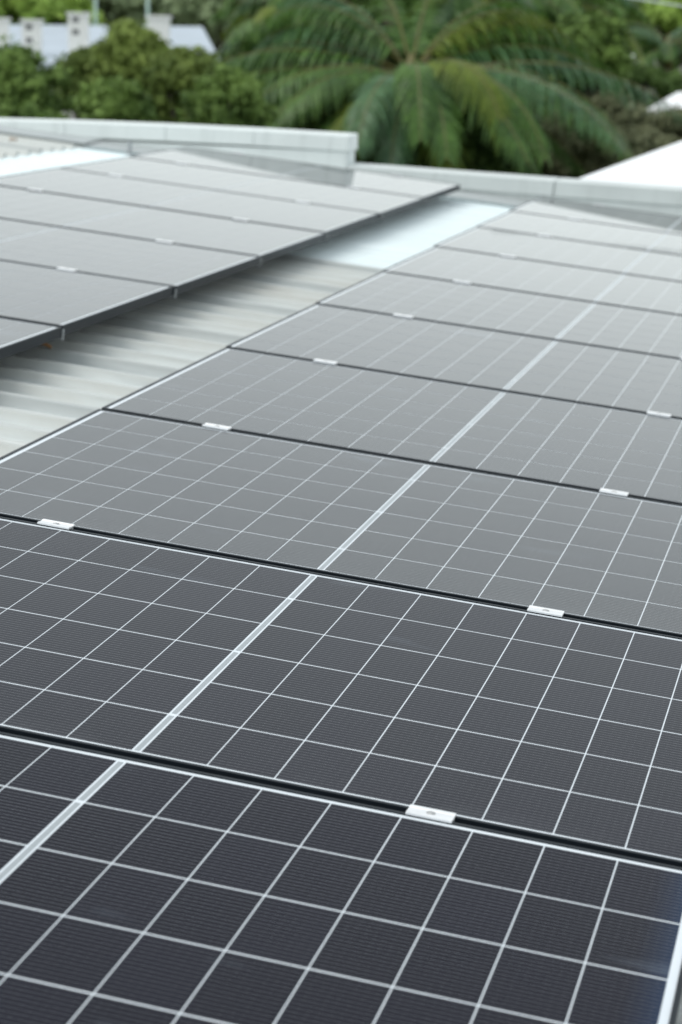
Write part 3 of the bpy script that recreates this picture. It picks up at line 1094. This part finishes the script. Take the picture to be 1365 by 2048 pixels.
def gable_building(E, Rg, width, label, name='white_building'):
    """E: eave corner, Rg: ridge end above the same gable; ridge runs to the right of the view"""
    o = empty(name, (E.x, E.y, GZ), label=label, cat='building')
    e = Vector((0, 0, E.z - GZ))
    r = Vector((Rg.x - E.x, Rg.y - E.y, Rg.z - GZ))
    hv = Vector((r.x, r.y, 0)).normalized()
    run = Vector((hv.y, -hv.x, 0))
    if run.dot(HR) < 0: run = -run
    far = Vector((2 * r.x, 2 * r.y, e.z))
    th = Vector((0, 0, 0.12))
    L = run * width
    mb = MB()
    mb.hexa([e - th, e + L - th, r + L - th, r - th], [e, e + L, r + L, r])
    mb.build('roof_slope', white_roof, o)
    mb = MB()
    mb.hexa([r - th, r + L - th, far + L - th, far - th], [r, r + L, far + L, far])
    mb.build('roof_slope', white_roof, o)
    i_ = run * 0.15 + hv * 0.25
    g = Vector((0, 0, -0.1))
    mb = MB()
    a = e + run * 0.15 + hv * 0.25; b = far + run * 0.15 - hv * 0.25
    a2 = a + run * (width - 0.3); b2 = b + run * (width - 0.3)
    def fl(v, z): return Vector((v.x, v.y, z))
    top = e.z - 0.13
    mb.hexa([fl(a, 0), fl(a2, 0), fl(b2, 0), fl(b, 0)], [fl(a, top), fl(a2, top), fl(b2, top), fl(b, top)])
    n = len(mb.v)
    rr = r + run * 0.15 - Vector((0, 0, 0.14))
    mb.v += [tuple(fl(a, top)), tuple(fl(b, top)), tuple(rr), tuple(fl(a2, top)), tuple(fl(b2, top)), tuple(rr + run * (width - 0.3))]
    mb.f += [(n, n + 1, n + 2), (n + 3, n + 5, n + 4)]
    mb.build('wall', white_wall, o)
    mb = MB()
    mb.tube([e + Vector((0, 0, -0.03)) - hv * 0.06, e + L + Vector((0, 0, -0.03)) - hv * 0.06], [0.06, 0.06], 8)
    mb.build('gutter', white_wall, o)


gable_building(at(1095, 380, 17.0), at(1430, 258, 21.0), 14, 'bright white sloping roof beyond the low parapet on the right')
gable_building(at(1296, 218, 50), at(1356, 184, 53), 9, 'small white roof glimpsed between the shrubs on the right', 'white_house')

# pale building behind the bushes on the left
pb = at(-260, 122, 80)
pr = mat_simple('pale_blue_roof', (0.42, 0.48, 0.54), 0.5, 0.1, 0.1, 0.6)
pw = mat_simple('cream_pier', (0.80, 0.80, 0.77), 0.7, 0, 0.06, 1.0)
dk = mat_simple('dark_opening', (0.14, 0.14, 0.14), 0.7, 0, 0.1, 1.0)
o = empty('pale_building', (pb.x, pb.y, GZ), label='long low building with pale blue roof and cream piers behind the bushes', cat='building')
inv = Vector((pb.x, pb.y, GZ))
k80 = 80 / F_PX


def loc(px, py, d): return at(px, py, d) - inv


A, B = loc(-260, 125, 78), loc(445, 128, 78)
C2, D2 = loc(405, 53, 88), loc(-260, 46, 88)
th = Vector((0, 0, 0.2))
mb = MB()
mb.hexa([A - th, B - th, C2 - th, D2 - th], [A, B, C2, D2])
mb.build('roof', pr, o)
mb = MB()
def gz(v): return Vector((v.x, v.y, 0))
s_ = HF * 0.3
mb.hexa([gz(A) + s_, gz(B) + s_, gz(C2), gz(D2)], [A - th + s_, B - th + s_, C2 - th, D2 - th])
mb.build('wall', wm, o)
for px, wd, y0, y1 in ((0, 34, 42, 70), (65, 36, 46, 100), (158, 38, 32, 82), (318, 42, 38, 88)):
    pp = loc(px, y1, 79.5)
    hgt = (y1 - y0) * k80
    mb = MB()
    hw = wd * k80 / 2
    x_, f_ = HR * hw, HF * hw
    up = Vector((0, 0, hgt))
    dn = Vector((0, 0, -1.2))
    mb.hexa([pp - x_ - f_ + dn, pp + x_ - f_ + dn, pp + x_ + f_ + dn, pp - x_ + f_ + dn], [pp - x_ - f_ + up, pp + x_ - f_ + up, pp + x_ + f_ + up, pp - x_ + f_ + up])
    pier = mb.build('pier', pw, o)
    mb = MB()
    x2, f2 = x_ * 1.15, f_ * 1.15
    t2 = up + Vector((0, 0, 0.1))
    mb.hexa([pp - x2 - f2 + up, pp + x2 - f2 + up, pp + x2 + f2 + up, pp - x2 + f2 + up], [pp - x2 - f2 + t2, pp + x2 - f2 + t2, pp + x2 + f2 + t2, pp - x2 + f2 + t2])
    mb.build('pier_cap', pw, pier)
    if px in (65, 158):
        for zf in (0.25, 0.72):
            mb = MB()
            q0 = pp - x_ * 0.55 - f_ * 1.03 + up * zf
            q1 = q0 + x_ * 0.7
            hh = up * 0.2
            ff = f_ * 0.05
            mb.hexa([q0, q1, q1 + ff, q0 + ff], [q0 + hh, q1 + hh, q1 + ff + hh, q0 + ff + hh])
            mb.build('vent_opening', dk, pier)

# thin poles above the pale roof, and the overhead wire at the top right
pole_m = mat_simple('teal_grey_pole', (0.38, 0.52, 0.47), 0.5, 0.2, 0.1, 1.0)
for px, lab in ((192, 'thin teal pole above the pale roof, left of the two poles'), (296, 'thin teal pole above the pale roof, right of the two poles')):
    b = at(px, 70, 110)
    o = empty('pole', (b.x, b.y, GZ), label=lab, cat='pole', group='thin poles beyond the pale roof')
    mb = MB()
    hh = at(px, -60, 110).z - GZ
    mb.tube([(0, 0, -0.1), (0, 0, hh * 0.5), (0, 0, hh)], [0.12, 0.10, 0.07], 8)
    mb.build('shaft', pole_m, o, smooth=True)
    mb = MB()
    mb.tube([(0, 0, hh), tuple(HR * 0.5 + UP * (hh + 0.15)), tuple(HR * 1.1 + UP * (hh + 0.15))], [0.05, 0.045, 0.04], 6)
    mb.build('arm', pole_m, o, smooth=True)
wire_m = mat_simple('grey_cable', (0.55, 0.6, 0.6), 0.5, 0, 0.05, 1.0)
p0, p1 = at(1050, -40, 24), at(1700, 56, 24)
pts = []
for i in range(21):
    t = i / 20
    q = p0.lerp(p1, t)
    q.z -= 0.03 * math.sin(math.pi * t)
    pts.append(q - p0)
mb = MB()
mb.tube(pts, [0.009] * 21, 6)
o = mb.build('overhead_cable', wire_m, smooth=True)
o.location = p0
tag(o, 'pale overhead cable crossing the top right corner', 'cable')
